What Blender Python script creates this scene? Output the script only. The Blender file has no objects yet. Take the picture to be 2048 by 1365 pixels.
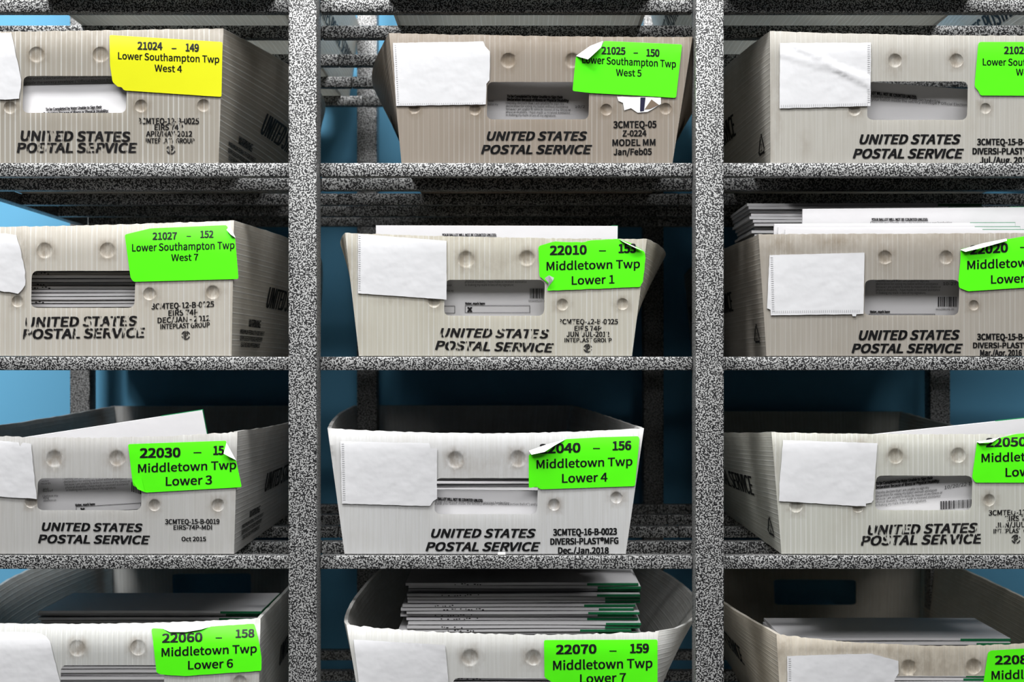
import bpy, bmesh, math, random, os
from mathutils import Vector, Matrix
from mathutils.geometry import delaunay_2d_cdt

random.seed(7)
scn = bpy.context.scene
COL = scn.collection

# ------------------------------------------------------------------ camera, light, exposure
FPX = 2636.0                 # focal length in pixels of the 2048 px wide frame
CX, CY = 1040.0, 728.0       # where the view axis meets the picture
D = 1.24                     # distance from the camera to the front of the shelves
CAMZ = 1.30
PX = D / FPX                 # metres per pixel at the shelf front

cam_d = bpy.data.cameras.new('camera')
cam = bpy.data.objects.new('camera', cam_d)
COL.objects.link(cam)
cam.location = (0, 0, CAMZ)
cam.rotation_euler = (math.pi / 2, 0, 0)
cam_d.sensor_width = 36.0
cam_d.lens = FPX * 36.0 / 2048.0
cam_d.shift_x = -(CX - 1024.0) / 2048.0
cam_d.shift_y = (CY - 682.5) / 2048.0
cam_d.clip_start = 0.02
cam_d.dof.use_dof = True
cam_d.dof.focus_distance = D - 0.005
cam_d.dof.aperture_fstop = 9.0
scn.camera = cam

w = bpy.data.worlds.new('room_ambient')
scn.world = w
w.use_nodes = True
w.node_tree.nodes['Background'].inputs[0].default_value = (0.95, 0.98, 1.0, 1)
w.node_tree.nodes['Background'].inputs[1].default_value = 0.012

def area_light(name, loc, target, sx, sy, watts, col=(1, 1, 1)):
    l = bpy.data.lights.new(name, 'AREA')
    l.shape = 'RECTANGLE'; l.size = sx; l.size_y = sy; l.energy = watts; l.color = col
    o = bpy.data.objects.new(name, l); COL.objects.link(o)
    o.location = loc
    d = Vector(target) - Vector(loc)
    o.rotation_euler = d.to_track_quat('-Z', 'Y').to_euler()
    return o

LAMPZ = 3.30
area_light('ceiling_lamp', (-0.10, -1.20, LAMPZ), (-0.10, -0.60, 0.0), 3.20, 1.10, 92)
area_light('ceiling_lamp', (1.75, -0.30, LAMPZ), (1.30, 0.20, 0.0), 0.90, 0.60, 24)  # side fill lamp, added to brighten the tray side panels
area_light('ceiling_lamp', (-0.05, 0.20, LAMPZ), (-0.05, 0.42, 0.0), 2.20, 0.35, 60)
area_light('ceiling_lamp', (-1.05, 0.10, LAMPZ), (-1.00, 0.40, 0.0), 0.45, 0.40, 44)

vs = scn.view_settings
scn.display_settings.display_device = 'sRGB'
vs.view_transform = 'Standard'
vs.look = 'None'
vs.exposure = 0.12
vs.gamma = 1.0
vs.use_curve_mapping = False
scn.cycles.diffuse_bounces = 1

# ------------------------------------------------------------------ materials
def lin(r, g, b):
    f = lambda c: ((c / 255.0) / 12.92) if c / 255.0 <= 0.04045 else (((c / 255.0) + 0.055) / 1.055) ** 2.4
    return (f(r), f(g), f(b), 1.0)

class NT:
    def __init__(self, name):
        self.m = bpy.data.materials.new(name); self.m.use_nodes = True
        self.t = self.m.node_tree; self.t.nodes.clear()
        self.out = self.t.nodes.new('ShaderNodeOutputMaterial')
    def n(self, kind, **kw):
        nd = self.t.nodes.new('ShaderNode' + kind)
        for k, v in kw.items(): setattr(nd, k, v)
        return nd
    def put(self, sock, val):
        if isinstance(val, bpy.types.NodeSocket): self.t.links.new(val, sock)
        else: sock.default_value = val
    def math(self, op, a, b=0.0, c=None, clamp=False):
        nd = self.n('Math', operation=op, use_clamp=clamp)
        self.put(nd.inputs[0], a); self.put(nd.inputs[1], b)
        if c is not None: self.put(nd.inputs[2], c)
        return nd.outputs[0]
    def mix(self, f, a, b, mode='MIX'):
        nd = self.n('Mix', data_type='RGBA', blend_type=mode)
        self.put(nd.inputs[0], f); self.put(nd.inputs[6], a); self.put(nd.inputs[7], b)
        return nd.outputs[2]
    def sstep(self, v, lo, hi, a=0.0, b=1.0):
        nd = self.n('MapRange', interpolation_type='SMOOTHSTEP')
        self.put(nd.inputs[0], v)
        nd.inputs[1].default_value = lo; nd.inputs[2].default_value = hi
        nd.inputs[3].default_value = a; nd.inputs[4].default_value = b
        return nd.outputs[0]
    def noise(self, vec, scale, detail=2.0, rough=0.5):
        nd = self.n('TexNoise')
        if vec is not None: self.put(nd.inputs['Vector'], vec)
        nd.inputs['Scale'].default_value = scale; nd.inputs['Detail'].default_value = detail
        nd.inputs['Roughness'].default_value = rough
        return nd.outputs['Fac']
    def scaled(self, vec, s):
        nd = self.n('VectorMath', operation='MULTIPLY')
        self.put(nd.inputs[0], vec); nd.inputs[1].default_value = s
        return nd.outputs[0]
    def bump(self, h, strength, dist):
        nd = self.n('Bump'); self.put(nd.inputs['Height'], h)
        nd.inputs['Strength'].default_value = strength; nd.inputs['Distance'].default_value = dist
        return nd.outputs[0]
    def bsdf(self, col, rough=0.5, metal=0.0, spec=0.5, normal=None):
        p = self.n('BsdfPrincipled')
        self.put(p.inputs['Base Color'], col); self.put(p.inputs['Roughness'], rough)
        self.put(p.inputs['Metallic'], metal); p.inputs['Specular IOR Level'].default_value = spec
        if normal is not None: self.put(p.inputs['Normal'], normal)
        return p.outputs[0]
    def done(self, sh):
        self.t.links.new(sh, self.out.inputs[0]); return self.m

def mat_speckle():
    k = NT('hammered_black_silver_paint')
    pos = k.n('NewGeometry').outputs['Position']
    a = k.noise(pos, 780, 0.6, 0.5)
    f = k.sstep(a, 0.475, 0.56)
    col = k.mix(f, (0.007, 0.007, 0.008, 1), (0.44, 0.44, 0.435, 1))
    return k.done(k.bsdf(col, k.sstep(a, 0.475, 0.56, 0.40, 0.52), k.sstep(a, 0.475, 0.56, 0.0, 0.5), 0.5, k.bump(a, 0.25, 0.0006)))

def mat_plastic(name, stripe):
    k = NT(name)
    uv = k.n('UVMap').outputs[0]
    sep = k.n('SeparateXYZ'); k.put(sep.inputs[0], uv)
    u, v = sep.outputs[0], sep.outputs[1]
    info = k.n('ObjectInfo')
    att = k.n('Attribute', attribute_type='GEOMETRY', attribute_name='dirt').outputs['Fac']
    ph = k.math('FRACT', k.math('DIVIDE', u, 0.0048))
    tri = k.math('ABSOLUTE', k.math('SUBTRACT', ph, 0.5))
    line = k.sstep(tri, 0.30, 0.46)
    nline = k.noise(k.scaled(uv, (95.0, 3.0, 1.0)), 1.0, 1.0)
    line = k.math('MULTIPLY', line, k.sstep(nline, 0.35, 0.65, 0.25, 1.0))
    fine = k.noise(k.scaled(uv, (420.0, 14.0, 1.0)), 1.0, 2.0)
    blot = k.noise(uv, 22.0, 3.0)
    base = k.mix(stripe, info.outputs['Color'], k.mix(1.0, info.outputs['Color'], (0.84, 0.845, 0.84, 1), 'MULTIPLY'))
    dark = k.mix(1.0, base, (0.94, 0.937, 0.925, 1), 'MULTIPLY')
    light = k.mix(0.75, base, (0.90, 0.90, 0.87, 1))
    c = k.mix(k.sstep(fine, 0.36, 0.64), dark, base)
    c = k.mix(k.math('MULTIPLY', line, stripe), c, light)
    c = k.mix(k.sstep(blot, 0.5, 0.8, 0.0, 0.28), c, k.mix(1.0, base, (0.80, 0.76, 0.70, 1), 'MULTIPLY'))
    dn = k.noise(k.scaled(uv, (130.0, 60.0, 1.0)), 1.0, 4.0, 0.65)
    dd = k.math('MULTIPLY', att, k.sstep(dn, 0.30, 0.66, 0.15, 1.15), clamp=True)
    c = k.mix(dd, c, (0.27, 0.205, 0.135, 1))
    h = k.math('ADD', line, k.math('MULTIPLY', fine, 0.6))
    nrm = k.bump(h, 0.35, 0.0006)
    p = k.bsdf(c, 0.38, 0.0, 0.45, nrm)
    tr = k.n('BsdfTranslucent'); k.put(tr.inputs[0], c); k.put(tr.inputs['Normal'], nrm)
    mx = k.n('MixShader'); mx.inputs[0].default_value = 0.42
    k.put(mx.inputs[1], p); k.put(mx.inputs[2], tr.outputs[0])
    return k.done(mx.outputs[0])

def mat_paper(name, col, wr=0.25, rough=0.6, trans=0.0):
    k = NT(name)
    pos = k.n('TexCoord').outputs['Object']
    a = k.noise(pos, 28.0, 3.0, 0.55)
    b = k.noise(pos, 240.0, 2.0)
    c = k.mix(k.sstep(a, 0.35, 0.75, 0.0, 0.10), col, tuple([x * 0.82 for x in col[:3]] + [1]))
    h = k.math('ADD', a, k.math('MULTIPLY', b, 0.05))
    return k.done(k.bsdf(c, rough, 0.0, 0.35, k.bump(h, wr, 0.004)))

def mat_plain(name, col, rough=0.5, spec=0.4, vary=0.0):
    k = NT(name)
    c = col
    if vary:
        pos = k.n('NewGeometry').outputs['Position']
        c = k.mix(k.sstep(k.noise(pos, 3.0, 4.0), 0.3, 0.7, 0.0, vary), col, tuple([x * 0.8 for x in col[:3]] + [1]))
    return k.done(k.bsdf(c, rough, 0.0, spec))

def mat_worn_ink():
    k = NT('worn_black_print')
    pos = k.n('NewGeometry').outputs['Position']
    a = k.noise(k.scaled(pos, (260.0, 40.0, 70.0)), 1.0, 2.0, 0.6)
    f = k.sstep(a, 0.36, 0.45, 0.0, 0.93)
    tr = k.n('BsdfTransparent')
    mx = k.n('MixShader'); k.put(mx.inputs[0], f)
    k.put(mx.inputs[1], tr.outputs[0]); k.put(mx.inputs[2], k.bsdf((0.012, 0.011, 0.012, 1), 0.6, 0.0, 0.3))
    return k.done(mx.outputs[0])

M = {}
M['speckle'] = mat_speckle()
M['plastic'] = mat_plastic('corrugated_plastic_fine', 0.35)
M['plastic_bold'] = mat_plastic('corrugated_plastic_bold', 1.0)
M['green'] = mat_paper('fluorescent_green_label', (0.095, 0.98, 0.004, 1), 0.12, 0.55)
M['yellow'] = mat_paper('fluorescent_yellow_label', (0.68, 0.69, 0.003, 1), 0.08, 0.55)
M['card'] = mat_paper('white_card_paper', (0.68, 0.68, 0.695, 1), 0.35, 0.6)
M['curl'] = mat_paper('label_backing_white', (0.80, 0.80, 0.80, 1), 0.1, 0.5)
M['paper'] = mat_paper('envelope_paper', (0.72, 0.71, 0.725, 1), 0.18, 0.7)
M['envgreen'] = mat_plain('envelope_green_ink', (0.006, 0.16, 0.055, 1), 0.6, 0.3)
M['ink'] = mat_plain('black_print', (0.008, 0.008, 0.009, 1), 0.55, 0.3)
M['worn'] = mat_worn_ink()
M['greyink'] = mat_plain('grey_small_print', (0.035, 0.033, 0.036, 1), 0.6, 0.3)
M['wall'] = mat_plain('blue_wall_paint', lin(106, 178, 217), 0.6, 0.3, 0.08)
M['floor'] = mat_plain('grey_floor_tile', (0.10, 0.10, 0.098, 1), 0.5, 0.4, 0.4)
M['ceiling'] = mat_plain('white_ceiling_tile', (0.4, 0.4, 0.4, 1), 0.8, 0.2, 0.1)
M['tape'] = mat_plain('clear_tape_scrap', (0.72, 0.72, 0.70, 1), 0.3, 0.6)
M['darkstripe'] = mat_plain('dark_blue_label_stripe', (0.02, 0.02, 0.05, 1), 0.5, 0.3)
M['brown'] = mat_plain('brown_paper_residue', (0.20, 0.15, 0.11, 1), 0.7, 0.2, 0.5)

# ------------------------------------------------------------------ object helpers
def link_mesh(name, me, mat, parent=None):
    o = bpy.data.objects.new(name, me); COL.objects.link(o)
    if mat is not None: me.materials.append(mat)
    if parent is not None: o.parent = parent
    return o

def tag(o, label=None, cat=None, group=None, kind=None):
    if label: o['label'] = label
    if cat: o['category'] = cat
    if group: o['group'] = group
    if kind: o['kind'] = kind
    return o

def empty(name, loc):
    o = bpy.data.objects.new(name, None); COL.objects.link(o)
    o.location = loc; o.empty_display_size = 0.05
    return o

def box_into(bm, x0, x1, y0, y1, z0, z1, bev=0.0):
    r = bmesh.ops.create_cube(bm, size=1.0)
    vs_ = r['verts']
    for v in vs_:
        v.co = Vector((x0 + (v.co.x + .5) * (x1 - x0), y0 + (v.co.y + .5) * (y1 - y0), z0 + (v.co.z + .5) * (z1 - z0)))
    if bev > 0:
        es = list({e for v in vs_ for e in v.link_edges})
        bmesh.ops.bevel(bm, geom=es, offset=bev, segments=2, profile=0.5, affect='EDGES')

def bm_obj(name, bm, mat, parent=None, smooth=False):
    me = bpy.data.meshes.new(name); bm.to_mesh(me); bm.free()
    if smooth:
        me.polygons.foreach_set('use_smooth', [True] * len(me.polygons))
        me.set_sharp_from_angle(angle=math.radians(40))
    return link_mesh(name, me, mat, parent)

# ------------------------------------------------------------------ 2D sheets
def inside(poly, x, y):
    c = False; n = len(poly); j = n - 1
    for i in range(n):
        xi, yi = poly[i]; xj, yj = poly[j]
        if (yi > y) != (yj > y) and x < (xj - xi) * (y - yi) / (yj - yi) + xi: c = not c
        j = i
    return c

def densify(poly, step, jag=0.0, rnd=random):
    out = []
    n = len(poly)
    for i in range(n):
        a = poly[i]; b = poly[(i + 1) % n]
        L = math.hypot(b[0] - a[0], b[1] - a[1]); k = max(1, int(L / step))
        nx, ny = (-(b[1] - a[1]) / max(L, 1e-9), (b[0] - a[0]) / max(L, 1e-9))
        for t in range(k):
            f = t / k; j = rnd.uniform(-jag, jag)
            out.append((a[0] + (b[0] - a[0]) * f + nx * j, a[1] + (b[1] - a[1]) * f + ny * j))
    return out

def rounded(poly, r, seg=5):
    out = []; n = len(poly)
    for i in range(n):
        p = Vector(poly[i]); a = Vector(poly[i - 1]); b = Vector(poly[(i + 1) % n])
        ra = min(r, (a - p).length * .45, (b - p).length * .45)
        p0 = p + (a - p).normalized() * ra; p1 = p + (b - p).normalized() * ra
        for s in range(seg + 1):
            t = s / seg
            q = p0 * (1 - t) ** 2 + p * 2 * t * (1 - t) + p1 * t * t
            out.append((q.x, q.y))
    return out

def tri_sheet(outer, holes=(), step=14.0, extra=()):
    verts = []; edges = []
    def loop(pl):
        b = len(verts)
        verts.extend([Vector((p[0], p[1])) for p in pl])
        edges.extend([(b + i, b + (i + 1) % len(pl)) for i in range(len(pl))])
    loop(outer)
    for h in holes: loop(h)
    xs = [p[0] for p in outer]; ys = [p[1] for p in outer]
    x = min(xs) + step * .5
    while x < max(xs):
        y = min(ys) + step * .5
        while y < max(ys):
            if inside(outer, x, y) and not any(inside(h, x, y) for h in holes):
                verts.append(Vector((x + random.uniform(-.1, .1), y + random.uniform(-.1, .1))))
            y += step
        x += step
    for p in extra:
        if inside(outer, p[0], p[1]) and not any(inside(h, p[0], p[1]) for h in holes): verts.append(Vector(p))
    vo, eo, fo, _, _, _ = delaunay_2d_cdt(verts, edges, [], 0, 1e-4)
    faces = []
    for f in fo:
        cx = sum(vo[i].x for i in f) / len(f); cy = sum(vo[i].y for i in f) / len(f)
        if inside(outer, cx, cy) and not any(inside(h, cx, cy) for h in holes): faces.append(list(f))
    return [(v.x, v.y) for v in vo], faces

def solid_mesh(name, pts2, faces, fmap, bmap, origin, uvf=None, dirtf=None):
    """front sheet fmap(p), back sheet bmap(p), stitched along open edges"""
    used = sorted({i for f in faces for i in f}); idx = {o: n for n, o in enumerate(used)}
    n = len(used)
    co = [fmap(pts2[i]) - origin for i in used] + [bmap(pts2[i]) - origin for i in used]
    cnt = {}
    for f in faces:
        for a, b in zip(f, f[1:] + f[:1]): cnt[(a, b)] = cnt.get((a, b), 0) + 1
    # px y points down, so flip to face the camera
    F = [[idx[i] for i in f] for f in faces]
    area = sum((pts2[f[0]][0] * (pts2[f[1]][1] - pts2[f[2]][1]) + pts2[f[1]][0] * (pts2[f[2]][1] - pts2[f[0]][1]) + pts2[f[2]][0] * (pts2[f[0]][1] - pts2[f[1]][1])) for f in faces[:50])
    fl = [f[::-1] for f in F]
    bk = [[i + n for i in f] for f in F]
    side = []
    for (a, b) in cnt:
        if (b, a) not in cnt: side.append([idx[a], idx[b], idx[b] + n, idx[a] + n])
    me = bpy.data.meshes.new(name)
    me.from_pydata([tuple(c) for c in co], [], fl + bk + side)
    bm = bmesh.new(); bm.from_mesh(me)
    bmesh.ops.recalc_face_normals(bm, faces=bm.faces); bm.to_mesh(me); bm.free()
    if uvf:
        uvs = [uvf(pts2[i]) for i in used]; uvs = uvs + uvs
        lay = me.uv_layers.new(name='UVMap')
        for l in me.loops: lay.data[l.index].uv = uvs[l.vertex_index]
    if dirtf:
        at = me.attributes.new('dirt', 'FLOAT', 'POINT')
        vals = [dirtf(pts2[i]) for i in used]
        at.data.foreach_set('value', vals + vals)
    me.polygons.foreach_set('use_smooth', [True] * len(me.polygons))
    me.set_sharp_from_angle(angle=math.radians(42))
    return me

# ------------------------------------------------------------------ lettering
FONT = None
try:
    FONT = bpy.data.fonts.load(os.path.join(bpy.utils.system_resource('DATAFILES'), 'fonts', 'Noto Sans CJK Regular.woff2'))
except Exception:
    FONT = None
_tc = {}
def text_geo(s, bold=0.0, shear=0.0, res=3):
    key = (s, bold, shear)
    if key in _tc: return _tc[key]
    def build(body, off, sh):
        cu = bpy.data.curves.new('lettering', 'FONT')
        if FONT: cu.font = FONT
        cu.body = body; cu.size = 1.0; cu.offset = off; cu.shear = sh; cu.resolution_u = res
        o = bpy.data.objects.new('lettering', cu); COL.objects.link(o)
        dg = bpy.context.evaluated_depsgraph_get()
        me = bpy.data.meshes.new_from_object(o.evaluated_get(dg))
        v = [(q.co.x, q.co.y) for q in me.vertices]; f = [list(p.vertices) for p in me.polygons]
        bpy.data.objects.remove(o); bpy.data.curves.remove(cu); bpy.data.meshes.remove(me)
        return v, f
    v, f = build(s, 0.0, shear)
    hv, _ = build('H', 0, 0)
    cap = max(p[1] for p in hv)
    x0 = min(p[0] for p in v); x1 = max(p[0] for p in v)
    r = ([((p[0] - x0) / (x1 - x0), p[1] / cap) for p in v], f)
    _tc[key] = r
    return r

BOLD5 = ((-1, -1), (1, -1), (1, 1), (-1, 1), (0, 0))
class Ink:
    """collects flat lettering, in picture pixels, to be laid on a surface"""
    def __init__(self): self.v = []; self.f = []
    def text(self, s, x0, x1, yb, cap, slope=0.0, bold=0.012, shear=0.0):
        v, f = text_geo(s, 0.0, shear)
        d = bold * cap * 1.35
        for dx, dy in (BOLD5 if d > 0.25 else ((0, 0),)):
            b = len(self.v)
            for (a, c) in v: self.v.append((x0 + d + dx * d + a * (x1 - x0 - 2 * d), yb + dy * d * .7 + slope * a * (x1 - x0) - c * cap))
            self.f.extend([[i + b for i in q] for q in f])
    def poly(self, pts):
        b = len(self.v); self.v.extend(pts); self.f.append(list(range(b, b + len(pts))))
    def bar(self, x0, y0, x1, y1, slope=0.0):
        self.poly([(x0, y0), (x1, y0 + slope * (x1 - x0)), (x1, y1 + slope * (x1 - x0)), (x0, y1)])
    def ring(self, cx, cy, ro, ri, a0=0, a1=360, n=20):
        for i in range(n):
            t0 = math.radians(a0 + (a1 - a0) * i / n); t1 = math.radians(a0 + (a1 - a0) * (i + 1) / n)
            self.poly([(cx + ro * math.cos(t0), cy + ro * math.sin(t0)), (cx + ro * math.cos(t1), cy + ro * math.sin(t1)),
                       (cx + ri * math.cos(t1), cy + ri * math.sin(t1)), (cx + ri * math.cos(t0), cy + ri * math.sin(t0))])
    def frame(self, x0, y0, x1, y1, t, slope=0.0):
        s = slope
        self.bar(x0, y0, x1, y0 + t, s); self.bar(x0, y1 - t, x1, y1, s)
        self.bar(x0, y0, x0 + t, y1); self.poly([(x1 - t, y0 + s * (x1 - x0)), (x1, y0 + s * (x1 - x0)), (x1, y1 + s * (x1 - x0)), (x1 - t, y1 + s * (x1 - x0))])
    def barcode(self, x0, x1, y0, y1, slope=0.0, seed=1):
        r = random.Random(seed); x = x0
        while x < x1 - 1:
            wd = r.choice([1.0, 1.0, 1.8, 2.6]); self.poly([(x, y0 + slope * (x - x0)), (x + wd, y0 + slope * (x - x0)), (x + wd, y1 + slope * (x - x0)), (x, y1 + slope * (x - x0))])
            x += wd + r.choice([0.9, 1.2, 1.9])
    def build(self, name, fmap, mat, parent, origin):
        me = bpy.data.meshes.new(name)
        co = [fmap(p) - origin for p in self.v]
        me.from_pydata([tuple(c) for c in co], [], self.f)
        return link_mesh(name, me, mat, parent)

# ------------------------------------------------------------------ the room
def quad_obj(name, x0, x1, y0, y1, z0, z1, mat):
    bm = bmesh.new(); box_into(bm, x0, x1, y0, y1, z0, z1)
    o = bm_obj(name, bm, mat); o['kind'] = 'structure'; return o
WALLY = 1.822
quad_obj('wall_back', -3.2, 3.2, WALLY, WALLY + 0.12, 0, 3.45, M['wall'])
quad_obj('floor', -3.2, 3.2, -2.2, WALLY + 0.12, -0.12, 0.0, M['floor'])
quad_obj('ceiling', -3.2, 3.2, -2.2, WALLY + 0.12, 3.45, 3.57, M['ceiling'])

# ------------------------------------------------------------------ the rack
LV = [731, 402, 14, -384, -782, -1180]              # top of each shelf bar, pixels above the view axis
def zl(p): return CAMZ + p * PX
BAR = 27 * PX
rack = empty('shelving_rack', (0, D, 0))
tag(rack, 'tall welded rack in black and silver speckled paint holding all the mail trays', 'rack')
RO = Vector((0, D, 0))
PW = 0.0264
YF = D - 0.018
YB = 1.400 * D
postX = [(p - 1040) / FPX * YF for p in (605 - 816, 605, 1419.5, 1419.5 + 815, 1419.5 + 1631)]
for yy in (YF, YB):
    for x in postX:
        bm = bmesh.new(); box_into(bm, x - PW / 2, x + PW / 2, yy, yy + PW, 0.0, 2.02, 0.0015)
        bmesh.ops.translate(bm, verts=bm.verts, vec=-RO)
        bm_obj('post', bm, M['speckle'], rack, True)
SL = [1.079, 1.179, 1.271, 1.362]
for li, lp in enumerate(LV):
    zt = zl(lp)
    for ci in range(4):
        xa = postX[ci] + PW / 2 + 0.0003; xb = postX[ci + 1] - PW / 2 - 0.0003
        bm = bmesh.new()
        box_into(bm, xa, xb, D, D + BAR, zt - BAR, zt, 0.0012)
        yb = SL[3] * D
        xl_ = postX[ci] + 0.0002 if ci else xa; xr_ = postX[ci + 1] - 0.0002 if ci < 3 else xb
        for xs in ([xa + 0.0002] if ci == 0 else [xb - BAR - 0.0002] if ci == 3 else []):
            box_into(bm, xs, xs + BAR, D + BAR, yb, zt - BAR, zt, 0.0012)
        bmesh.ops.translate(bm, verts=bm.verts, vec=-RO)
        fr = bm_obj('shelf_frame', bm, M['speckle'], rack, True)
        for s in SL:
            bm = bmesh.new()
            box_into(bm, xl_ + (BAR + 0.0003 if ci == 0 else 0), xr_ - (BAR + 0.0003 if ci == 3 else 0), s * D, s * D + BAR, zt - BAR, zt, 0.0012)
            bmesh.ops.translate(bm, verts=bm.verts, vec=-RO)
            bm_obj('slat', bm, M['speckle'], fr, True)

# ------------------------------------------------------------------ mail trays
TL_ = 0.548     # tray length
WT = 0.0035     # wall thickness
class Tray:
    def __init__(s, label, level, TLx, TLy, TRx, TRy, BLx, BRx, sag=0, setback=0.006, col=(200, 198, 192), bold=False,
                 bl=20, br=20, pk=1.0, shift=0, hole=None, dimples=(), topdirt=(0.25, 10), dip=0.0, bow=0.006, backraise=0.0, jag=0.8, length=TL_, dirtspots=()):
        s.label = label; s.zb = LV[level] * PX + 0.0008; s.TLx, s.TLy, s.TRx, s.TRy, s.BLx, s.BRx = TLx, TLy, TRx, TRy, BLx, BRx
        s.sag = sag; s.Yb = D + setback; s.lip = 0.0065 if s.zb < 0 else 0.004; s.Yt = s.Yb - 0.015; s.bow = bow
        s.Xc = ((BLx + BRx) / 2 - CX) * PX
        s.k = (s.Yt - s.Yb) / 0.118
        s.hw = (TRx - TLx) / 2 * PX
        s.hole = hole; s.dimples = dimples; s.bl, s.br, s.pk, s.shift = bl * PX, br * PX, pk, shift * PX
        s.col = lin(*[min(243, c * 1.075 + 4) for c in col]); s.bold = bold; s.topdirt = topdirt; s.dip = dip; s.backraise = backraise; s.jag = jag; s.length = length
        s.dirtspots = dirtspots
        s.mat = M['plastic_bold'] if bold else M['plastic']
        # bottom line of the face in pixels
        yb = CY - s.zb / s.Yb * FPX
        s.BLy = s.BRy = yb
        s.org = Vector((s.Xc, s.Yb + 0.2, CAMZ + s.zb))
    def surf(s, p, off=0.0):
        a = (p[0] - CX) / FPX; c = (CY - p[1]) / FPX
        Y = (s.Yb - s.zb * s.k) / (1 - s.k * c)
        X = a * Y; Z = c * Y
        q = max(-1.0, min(1.0, (X - s.Xc) / s.hw)); h = max(0.0, min(1.0, (Z - s.zb) / 0.118))
        Y -= s.bow * (1 - q * q) * h
        t = max(0.0, (Z - s.zb) / 0.118 - 0.84) / 0.16
        Y += s.lip * t * t  # panel top bent back, a shape added so the rim looks brighter
        Y -= off
        return Vector((a * Y, Y, c * Y + CAMZ))
    def depress(s, p):
        d = 0.0
        for (x, y, r) in s.dimples:
            t = math.hypot(p[0] - x, p[1] - y) / r
            if t < 1.0: d = max(d, 0.0016 * (1 - t ** 4))
        return d
    def dirt(s, p):
        d = 0.0
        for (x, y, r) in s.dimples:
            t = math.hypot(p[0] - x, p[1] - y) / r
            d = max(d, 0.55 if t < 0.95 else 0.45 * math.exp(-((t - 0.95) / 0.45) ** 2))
        f = max(0.0, min(1.0, (p[0] - s.TLx) / (s.TRx - s.TLx)))
        yt = s.TLy + (s.TRy - s.TLy) * f
        d = max(d, s.topdirt[0] * math.exp(-max(0.0, p[1] - yt) / s.topdirt[1]))
        d = max(d, 0.22 * math.exp(-abs(p[0] - s.TLx) / 12), 0.22 * math.exp(-abs(p[0] - s.TRx) / 12))
        for (x, y, rx, ry, a) in s.dirtspots:
            d = max(d, a * math.exp(-((p[0] - x) / rx) ** 2 - ((p[1] - y) / ry) ** 2))
        return d
    def build(s):
        root = empty('mail_tray', s.org); s.root = root
        tag(root, s.label, 'mail tray', 'translucent white corrugated mail trays on the rack')
        rnd = random.Random(hash(s.label[-12:]) % 1000 if False else len(s.label) + int(s.TLx))
        # front panel
        n = 90; top = []
        for i in range(n + 1):
            f = i / n
            y = s.TLy + (s.TRy - s.TLy) * f + s.sag * 4 * f * (1 - f)
            top.append((s.TLx + (s.TRx - s.TLx) * f, y + rnd.uniform(-s.jag, s.jag)))
        outer = top + densify([(s.TRx, s.TRy), (s.BRx, s.BRy - 6), (s.BRx - 6, s.BRy), (s.BLx + 6, s.BLy), (s.BLx, s.BLy - 6), (s.TLx, s.TLy)], 12)[1:]
        # drop the closing run (it repeats the first top point)
        k = [i for i, p in enumerate(outer) if i > 5 and abs(p[0] - s.TLx) < .01 and abs(p[1] - s.TLy) < .01]
        if k: outer = outer[:k[0]]
        holes = []
        if s.hole:
            x0, y0, x1, y1 = s.hole
            holes = [densify(rounded([(x0 + 1, y0), (x1 + 1, y0), (x1 - 1, y1), (x0 - 1, y1)], 13), 12, 0.25, rnd)]
        extra = []
        for (x, y, r) in s.dimples:
            for q in (1.12, 1.0, 0.9, 0.72, 0.4):
                for j in range(14): extra.append((x + r * q * math.cos(j * math.tau / 14), y + r * q * math.sin(j * math.tau / 14)))
            extra.append((x, y))
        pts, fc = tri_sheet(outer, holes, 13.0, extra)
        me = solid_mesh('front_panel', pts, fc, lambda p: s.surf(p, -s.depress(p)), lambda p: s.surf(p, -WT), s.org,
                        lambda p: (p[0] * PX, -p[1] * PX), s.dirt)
        s.front = link_mesh('front_panel', me, s.mat, root); s.front.color = s.col
        # edges of the front panel and their partners at the back
        def edge(side, h):
            x = (s.BLx + (s.TLx - s.BLx) * h) if side < 0 else (s.BRx + (s.TRx - s.BRx) * h)
            y = (s.BLy + (s.TLy - s.BLy) * h) if side < 0 else (s.BRy + (s.TRy - s.BRy) * h)
            return s.surf((x, y))
        s.edge = edge
        def bedge(side, h):
            e = edge(side, h)
            return Vector((e.x + s.shift, s.Yb + s.length - 0.012 + 0.012 * h, e.z + s.backraise * h))
        def S(side, wq, h):
            a, b = edge(side, h), bedge(side, h)
            p = a.lerp(b, wq)
            bulge = (s.bl if side < 0 else s.br)
            p.x += side * bulge * math.sin(math.pi * min(1, wq) ** s.pk) * h ** 1.15
            p.z -= s.dip * math.sin(math.pi * wq) * h
            return p
        s.S = S
        for side in (-1, 1):
            nu, nv = 36, 10
            vo = []; uv = []
            for j in range(nv + 1):
                for i in range(nu + 1):
                    h = j / nv; q = i / nu
                    p = S(side, q, h)
                    if j == nv: p.z += rnd.uniform(-.0004, .0004)
                    vo.append(p - s.org); uv.append((h * 0.12, q * s.length))
            vi = [p + Vector((-side * WT, 0, 0)) for p in vo]
            N = len(vo); F = []
            idx = lambda i, j: j * (nu + 1) + i
            for j in range(nv):
                for i in range(nu):
                    a, b, c, d = idx(i, j), idx(i + 1, j), idx(i + 1, j + 1), idx(i, j + 1)
                    F.append((a, b, c, d) if side > 0 else (d, c, b, a))
                    F.append(tuple(x + N for x in ((d, c, b, a) if side > 0 else (a, b, c, d))))
            for i in range(nu):
                a, b = idx(i, nv), idx(i + 1, nv); F.append((a, b, b + N, a + N))
                a, b = idx(i, 0), idx(i + 1, 0); F.append((b, a, a + N, b + N))
            for j in range(nv):
                a, b = idx(0, j), idx(0, j + 1); F.append((a, b, b + N, a + N))
                a, b = idx(nu, j), idx(nu, j + 1); F.append((b, a, a + N, b + N))
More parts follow.
